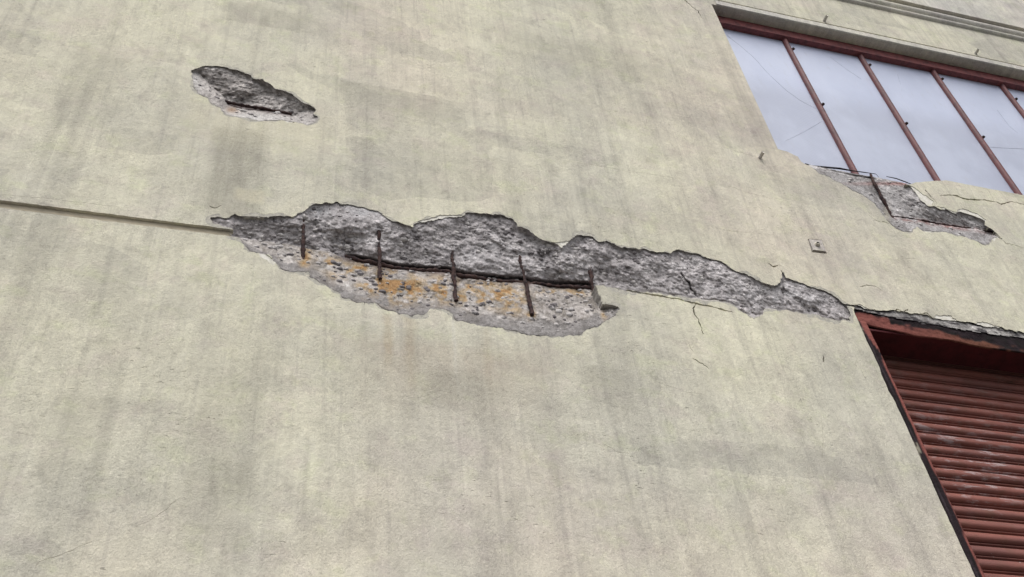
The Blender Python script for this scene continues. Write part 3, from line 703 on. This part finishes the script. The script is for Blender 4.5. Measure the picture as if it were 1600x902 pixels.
# ---- anchor plate, pins
xs = [W(1263.5, 375), W(1283, 376.5), W(1289.5, 394), W(1270, 391.5)]
b = MB()
for y in (-.006, .010): b.v += [(x, y, z) for x, z in xs]
b.f = [(0, 1, 2, 3), (7, 6, 5, 4), (0, 4, 5, 1), (1, 5, 6, 2), (2, 6, 7, 3), (3, 7, 4, 0)]
plate = b.build('anchor_plate', M_lintel, wall)
xc, zc = W(1276, 384)
nb = MB().tube([(xc, -.005, zc), (xc, -.016, zc), (xc, -.020, zc)], [.016, .015, .010], 8); nb.build('nut', M_plaster, plate, True)
cg = MB(); zz = [W(1270, 392.5), W(1290, 395.5)]
for px, dx, ln in [((1187, 247), (.006, .020), .045), ((1287.5, 33), (.01, .028), .05), ((1524, 84), (.01, .022), .045)]:
    x, z = W(*px)
    MB().tube([(x, .01, z), (x+.002, -ln*.6, z+.001), (x+.004, -ln, z+.003)], [.012, .012, .011], 8, .1, 5).build('anchor_pin', M_lintel, wall, True)

# ---- string course with two rolls under the proud upper wall
def roll(zb, zt, out_, n=8): return [(.004-out_*math.sin(math.pi*i/n)**.7, zb+(zt-zb)*i/n) for i in range(n+1)]
MB().sweep(roll(9.180, 9.245, .030), X0, X1, 1).build('lower_roll', M_lintel, wall, True)
MB().sweep(roll(9.258, 9.350, .036), X0, X1, 1).build('upper_roll', M_lintel, wall, True)
MB().sweep([(-.004, 9.352), (.004, 9.362), (.004, 9.385)], X0, X1).build('cove', M_groove, wall)
MB().box(X0, X1, -.034, .40, 9.388, 12.2).build('upper_wall', M_lintel, wall)
# thin fillet on the window head: lit edge band under the drip groove
xs0 = JX+.03
MB().sweep([(-.001, 8.688), (-.006, 8.684), (-.007, 8.622), (.002, 8.6165)], xs0, WR-.02).build('drip_edge', M_lintel, wall, False)
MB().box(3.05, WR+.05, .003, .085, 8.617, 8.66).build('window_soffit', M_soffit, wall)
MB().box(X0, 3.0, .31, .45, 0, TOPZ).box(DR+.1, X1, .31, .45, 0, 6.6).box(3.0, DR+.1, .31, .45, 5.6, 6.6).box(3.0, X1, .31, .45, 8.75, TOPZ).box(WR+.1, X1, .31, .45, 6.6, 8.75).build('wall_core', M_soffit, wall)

# ------------------------------------------------------------------ THE WINDOW
win = thing('steel_window', 'long obscured glass window with thin red steel glazing bars above the broken sill', 'window', (5.6, .1, 6.7))
def local(o):                                   # keep world coordinates under an Empty that stands elsewhere
    o.matrix_parent_inverse = Matrix.Translation(-Vector(o.parent.location)); return o
def glass_material():
    n = NT('obscured_reeded_glass')
    xyz = n.sep(n.pos)
    reed = n.math('SINE', n.math('MULTIPLY', xyz[0], 2*math.pi/.011))
    big = n.noise(1.2, 4, n.scale(1, 1, .8)); fine = n.noise(28, 4, n.scale(1, 1, .25), .65)
    c = n.mix(n.mapr(big, .42, .62), (.52, .57, .735), (.46, .51, .67))
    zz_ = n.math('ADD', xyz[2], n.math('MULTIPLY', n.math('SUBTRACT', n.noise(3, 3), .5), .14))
    c = n.mix(n.mapr(zz_, 7.62, 7.98, .65, 0), c, (.34, .365, .46))  # reflected tone painted into the pane colour, darker towards the bottom
    oi = n.t.nodes.new('ShaderNodeObjectInfo'); c = n.mix(n.mapr(oi.outputs['Random'], 0, 1, 0, .30, False), c, (.38, .41, .51))  # reflections differing from pane to pane, painted as a random tone
    cl = n.noise(2.6, 5, n.scale(1, 1, .7, off=(4, 1, 9)), .6); c = n.mix(n.mapr(cl, .42, .66, 0, .28), c, (.64, .69, .83))
    c = n.mix(n.mapr(fine, .55, .75, 0, .35), c, (.42, .44, .52))
    spk = n.noise(1, 2, n.scale(60, 40, 75), .6)
    c = n.mix(n.mapr(spk, .73, .76, 0, .7), c, (.18, .19, .22))
    h = n.math('ADD', n.math('MULTIPLY', reed, .0006), n.math('MULTIPLY', n.noise(8, 3), .004))
    n.b.inputs['IOR'].default_value = 1.8
    return n.done(c, .30, n.bump(h, 1.0, .6), .6)
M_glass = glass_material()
GY = .125                                        # glass plane
head = MB().box(3.05, WR, .078, GY+.03, W(1500, 113.8, .078)[1], 8.616)
local(head.build('head_rail', M_red, win))
zr = W(1500, 113.8, .078)[1]
local(MB().box(3.05, WR, .072, GY+.03, 6.66, 6.752).build('bottom_rail', M_red, win))
local(MB().box(3.05, 3.095, .08, GY+.03, 6.752, zr).build('side_rail', M_red, win))
MUL = [3.705, 4.360, 5.012, 5.655, 6.30, 6.95, 7.60]
ends = [3.09]+MUL+[WR]
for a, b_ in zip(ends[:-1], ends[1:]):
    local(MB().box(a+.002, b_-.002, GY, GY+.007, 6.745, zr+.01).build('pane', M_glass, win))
M_mull = simple_mat('red_glazing_bar_paint', (.15, .048, .050), (.085, .032, .038), 35, .6, .002, .4, (1, 1, .4))
bolts = [[8.36, 7.62], [8.36, 7.58, 6.86], [8.38, 6.86, 7.6], [8.30, 7.9], [8.3], [8.3], [8.3]]
mulls = []
for i, x in enumerate(MUL):
    b = MB(); n = 8; prof = [(-.021, GY-.002), (-.019, GY-.014), (-.012, GY-.026), (0, GY-.032), (.012, GY-.026), (.019, GY-.014), (.021, GY-.002)]
    zs = [6.748, 7.2, 7.7, zr+.004]
    for z in zs: b.v += [(x+p, y, z) for p, y in prof]
    for k in range(len(zs)-1):
        for q in range(6): b.f.append((k*7+q, k*7+q+1, (k+1)*7+q+1, (k+1)*7+q))
    mo = local(b.build('mullion', M_mull, win, True)); mulls.append(mo)
    for z in bolts[i]:
        bo = MB().tube([(x+.012, GY-.022, z), (x+.019, GY-.036, z), (x+.020, GY-.040, z)], [.011, .011, .008], 7).build('bolt', M_rust, mo, True)
M_seal = simple_mat('black_glazing_seal', (.018, .018, .02), (.03, .03, .03), 60)
def line3(px, y, rad, name, mat, parent):
    q = [(*W(a, b, y), y) for a, b in px]
    o = MB().tube([(x, y_, z) for x, z, y_ in q], rad, 6, .1, 3).build(name, mat, parent, True); return local(o)
line3([(1258, 256), (1268, 259.5), (1290, 261.5), (1312, 263.5), (1332, 267), (1350, 269.5), (1368, 272)], .066, [.003, .005, .0055, .006, .004, .003, .002], 'loose_seal', M_seal, win)
line3([(1368, 272), (1371, 274.5), (1375, 280)], .066, [.0015, .0012, .001], 'loose_seal', M_seal, win)
line3([(1385, 276), (1400, 279), (1415, 284.5), (1424, 288)], .066, [.0018, .003, .0035, .002], 'loose_seal', M_seal, win)
M_wirerefl = simple_mat('wire_reflection', (.46, .49, .58), (.38, .41, .50), 50)  # reflections of overhead wires, laid on the panes as thin coloured tubes
for px, rd in (([(1136, 56), (1157, 72), (1178, 90), (1200, 115), (1228, 141), (1250, 157), (1275, 170)], .0016), ([(1228, 220), (1255, 207), (1284, 190)], .0013),
           ([(1298, 90), (1322, 108), (1346, 124)], .0014), ([(1402, 116), (1408, 134), (1409, 142)], .0014), ([(1545, 230), (1570, 231.5), (1602, 233)], .0022), ([(1558, 172), (1576, 196), (1590, 208)], .0012)):
    line3(px, GY-.0006, [rd*.42]*len(px), 'wire_reflection', M_wirerefl, win)

# ------------------------------------------------------------------ THE ROLLER SHUTTER
sh = thing('roller_shutter', 'brick red roller shutter door recessed in a rusted steel frame below the window', 'shutter door', (5.3, .2, 0))
def shutter_material():
    n = NT('chalky_red_shutter_paint')
    a = n.noise(1, 4, n.scale(2.2, 1, 14), .6); b = n.noise(1, 5, n.scale(9, 6, 40), .7); g = n.noise(120, 2)
    c = n.mix(n.mapr(a, .35, .68), (.225, .078, .060), (.160, .060, .050))
    c = n.mix(n.mapr(n.noise(14, 4), .5, .7, 0, .4), c, (.13, .06, .035))
    reg = n.mapr(n.noise(1.6, 3, n.scale(1, 1, 1.3, off=(2.2, 0, .4))), .44, .60)
    xyz = n.sep(n.pos)
    reg = n.math('MULTIPLY', reg, n.math('MULTIPLY', n.mapr(xyz[2], 4.05, 4.30), n.mapr(xyz[2], 4.72, 4.95, 1, .25)))
    sc_ = n.math('MULTIPLY', n.mapr(b, .50, .62), reg)
    c = n.mix(n.math('MULTIPLY', sc_, .62), c, (.40, .34, .35))
    rs = n.noise(1, 4, n.scale(7, 3, 22, off=(5, 5, 5)), .7); c = n.mix(n.mapr(rs, .58, .70, 0, .5), c, (.11, .05, .036))
    dots = n.mapr(n.noise(1, 2, n.scale(45, 30, 60)), .71, .76, 0, .7)
    c = n.mix(dots, c, (.42, .36, .37))
    h = n.math('ADD', n.math('MULTIPLY', b, .003), n.math('MULTIPLY', g, .001))
    return n.done(c, .6, n.bump(h, 1.0, .6), .35)
M_shut = shutter_material()
PIT = .0725; SY = .217
prof = [(.007, 0), (-.006, .0015), (-.014, .007), (-.0185, .014), (-.020, .022), (-.018, .032), (-.0135, .042), (-.007, .051), (0, .0565), (.007, .058), (.007, .0612), (-.001, .0625), (-.0065, .065), (-.0065, .0685), (-.001, .0715), (.007, .0725)]
sm = MB().sweep(prof, 3.04, DR+.05, 12)
first = sm.build('slat', M_shut, sh, False)
for p in first.data.polygons: p.use_smooth = True
z0 = 4.024+.0  # lower edge of a slat seen in the photograph, at .3 m; shifted to the shutter's plane below
zref = W(1400+1150/7.98, 789+805/7.98, SY-.005)[1]
kk = int((zref-.12)/PIT)
base = zref-kk*PIT
nsl = int((5.50-base)/PIT)
for i in range(nsl):
    o = first if i == 0 else first.copy()
    if i: COL.objects.link(o); o.parent = sh
    o.location = (-sh.location.x, SY-sh.location.y+random.uniform(-.0015, .0015), base+i*PIT+random.uniform(-.0008, .0008))
    o.rotation_euler = (random.uniform(-.035, .035), random.uniform(-.0004, .0004), random.uniform(-.0005, .0005))
# soffit plate and steel angles of the opening
zs_ = 5.246
def grid_sheet(name, x0, x1, z0, z1, yf, cf, cell, mat, parent, extra=None):
    nx, nz = max(2, int((x1-x0)/cell)), max(2, int((z1-z0)/cell))
    X, Z = np.meshgrid(np.linspace(x0, x1, nx), np.linspace(z0, z1, nz)); x, z = X.ravel(), Z.ravel()
    if extra is not None: x, z = extra(x, z)
    y = yf(x, z); c = cf(x, z); V = np.stack([x, y, z], 1)
    F = [(j*nx+i, j*nx+i+1, (j+1)*nx+i+1, (j+1)*nx+i) for j in range(nz-1) for i in range(nx-1)]
    # closed edge: turn the rim back into the wall
    ring = [i for i in range(nx)]+[j*nx+nx-1 for j in range(1, nz)]+[(nz-1)*nx+i for i in range(nx-2, -1, -1)]+[j*nx for j in range(nz-2, 0, -1)]
    k = len(V); back = V[ring].copy(); back[:, 1] += .008; V = np.concatenate([V, back]); c = np.concatenate([c, c[ring]])
    n = len(ring)
    F += [(ring[i], k+i, k+(i+1) % n, ring[(i+1) % n]) for i in range(n)]
    return local(mesh(name, V, F, mat, parent, True, c))
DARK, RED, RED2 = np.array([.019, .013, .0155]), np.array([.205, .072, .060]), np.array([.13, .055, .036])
def ang_low(x): return np.interp(x, [3.05, 3.13, 3.23, 3.45, 3.65, 3.83, 4.08, 4.6, 7.6], [5.292, 5.284, 5.268, 5.247, 5.245, 5.228, 5.226, 5.225, 5.23])
def lint_warp(x, z):
    t = (z-5.24)/(5.40-5.24); lo = ang_low(x)+.003*fbm(x*30, x*0, 5, 3); return x, lo+(5.40-lo)*t
def lint_y(x, z): return .016+.004*fbm(x*7, z*20, 3, 3)+.003*fbm(x*40, z*60, 4, 2)+.012*sstep(5.37, 5.40, z)
def lint_c(x, z):
    n = fbm(x*5, z*16, 8, 4); n2 = fbm(x*22, z*40, 9, 3); t = (z-ang_low(x))/(5.40-ang_low(x))
    # paint survives low on the left and thins out to the right; rust eats down from the top
    keep = sstep(-.10, .12, .40-t*1.0+.32*n+.20*n2-.22*sstep(3.3, 3.9, x)+.22*(x < 3.3))
    c = DARK[None]*(1+.5*n2[:, None]); c = c*(1-keep[:, None])+(RED*(1-sstep(3.3, 3.9, x)[:, None])+RED2*sstep(3.3, 3.9, x)[:, None])*keep[:, None]
    lime = sstep(.25, .5, fbm(x*18, z*70, 77, 3))*sstep(.55, .8, t)
    return np.clip(lerp(c, (.42, .40, .40), lime*.7), .012, .8)
grid_sheet('head_angle', JX+.002, DR-.002, 5.24, 5.40, lint_y, lint_c, .008, M_flake, sh, lint_warp)
# left jamb angle: rusted flange with a surviving red painted lip
WA = .052
def jamb_y(x, z): return .006+.002*fbm(x*60, z*10, 21, 3)+.004*sstep(.25, .5, fbm(x*50, z*6, 25, 3))
def jamb_c(x, z):
    n = fbm(x*40, z*7, 22, 4); t = (x-JX)/WA
    lim = np.interp(z, [0, 1.2, 3.7, 3.95, 4.05, 4.25, 4.32, 4.45, 4.7, 4.95, 5.02, 5.06, 5.12, 5.2, 5.30], [.82, .82, .80, .80, .99, .97, .83, .66, .70, .74, .90, 1.1, .62, .35, .30])
    red = sstep(-.05, .05, t-lim+.10*n); c = DARK[None]*(1+.7*n[:, None])
    c = c*(1-red[:, None])+(RED*1.25)[None]*red[:, None]
    c = lerp(c, (.075, .062, .072), sstep(.12, .0, np.abs(t-.36+.10*n))*np.clip(.5+fbm(x*10, z*5, 61, 3)*1.5, 0, 1)*.8)
    pale = sstep(.2, .35, fbm(x*90, z*9, 33, 3)-.9*t)*sstep(3.9, 4.6, z)
    return np.clip(lerp(c, (.40, .37, .29), pale*.7), .012, .8)
def jwarp(x, z): return x+.0025*fbm(x*0, z*30, 44, 3)*((x-JX) > WA*.9), z
grid_sheet('jamb_angle', JX+.001, JX+WA, .0, 5.288, jamb_y, jamb_c, .0065, M_flake, sh, jwarp)
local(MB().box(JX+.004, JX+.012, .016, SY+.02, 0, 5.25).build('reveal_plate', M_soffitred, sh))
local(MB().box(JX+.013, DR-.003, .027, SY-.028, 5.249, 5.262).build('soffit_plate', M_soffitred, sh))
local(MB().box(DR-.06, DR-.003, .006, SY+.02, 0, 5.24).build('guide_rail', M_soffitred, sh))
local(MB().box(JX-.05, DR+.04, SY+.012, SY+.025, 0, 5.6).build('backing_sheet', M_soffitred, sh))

# ------------------------------------------------------------------ ground
M_asph = simple_mat('asphalt', (.055, .055, .056), (.042, .042, .043), 80, .95, .004)
M_pave = simple_mat('pavement_concrete', (.17, .165, .155), (.12, .118, .11), 6, .95, .003)
g = MB(); g.v = [(-1500, -1500, -.16), (1500, -1500, -.16), (1500, 1500, -.16), (-1500, 1500, -.16)]; g.f = [(0, 1, 2, 3)]
o = g.build('ground', M_asph); o['kind'] = 'structure'
o = MB().box(-40, 40, -4.6, .5, -.155, -.004).build('pavement', M_pave); o['kind'] = 'structure'
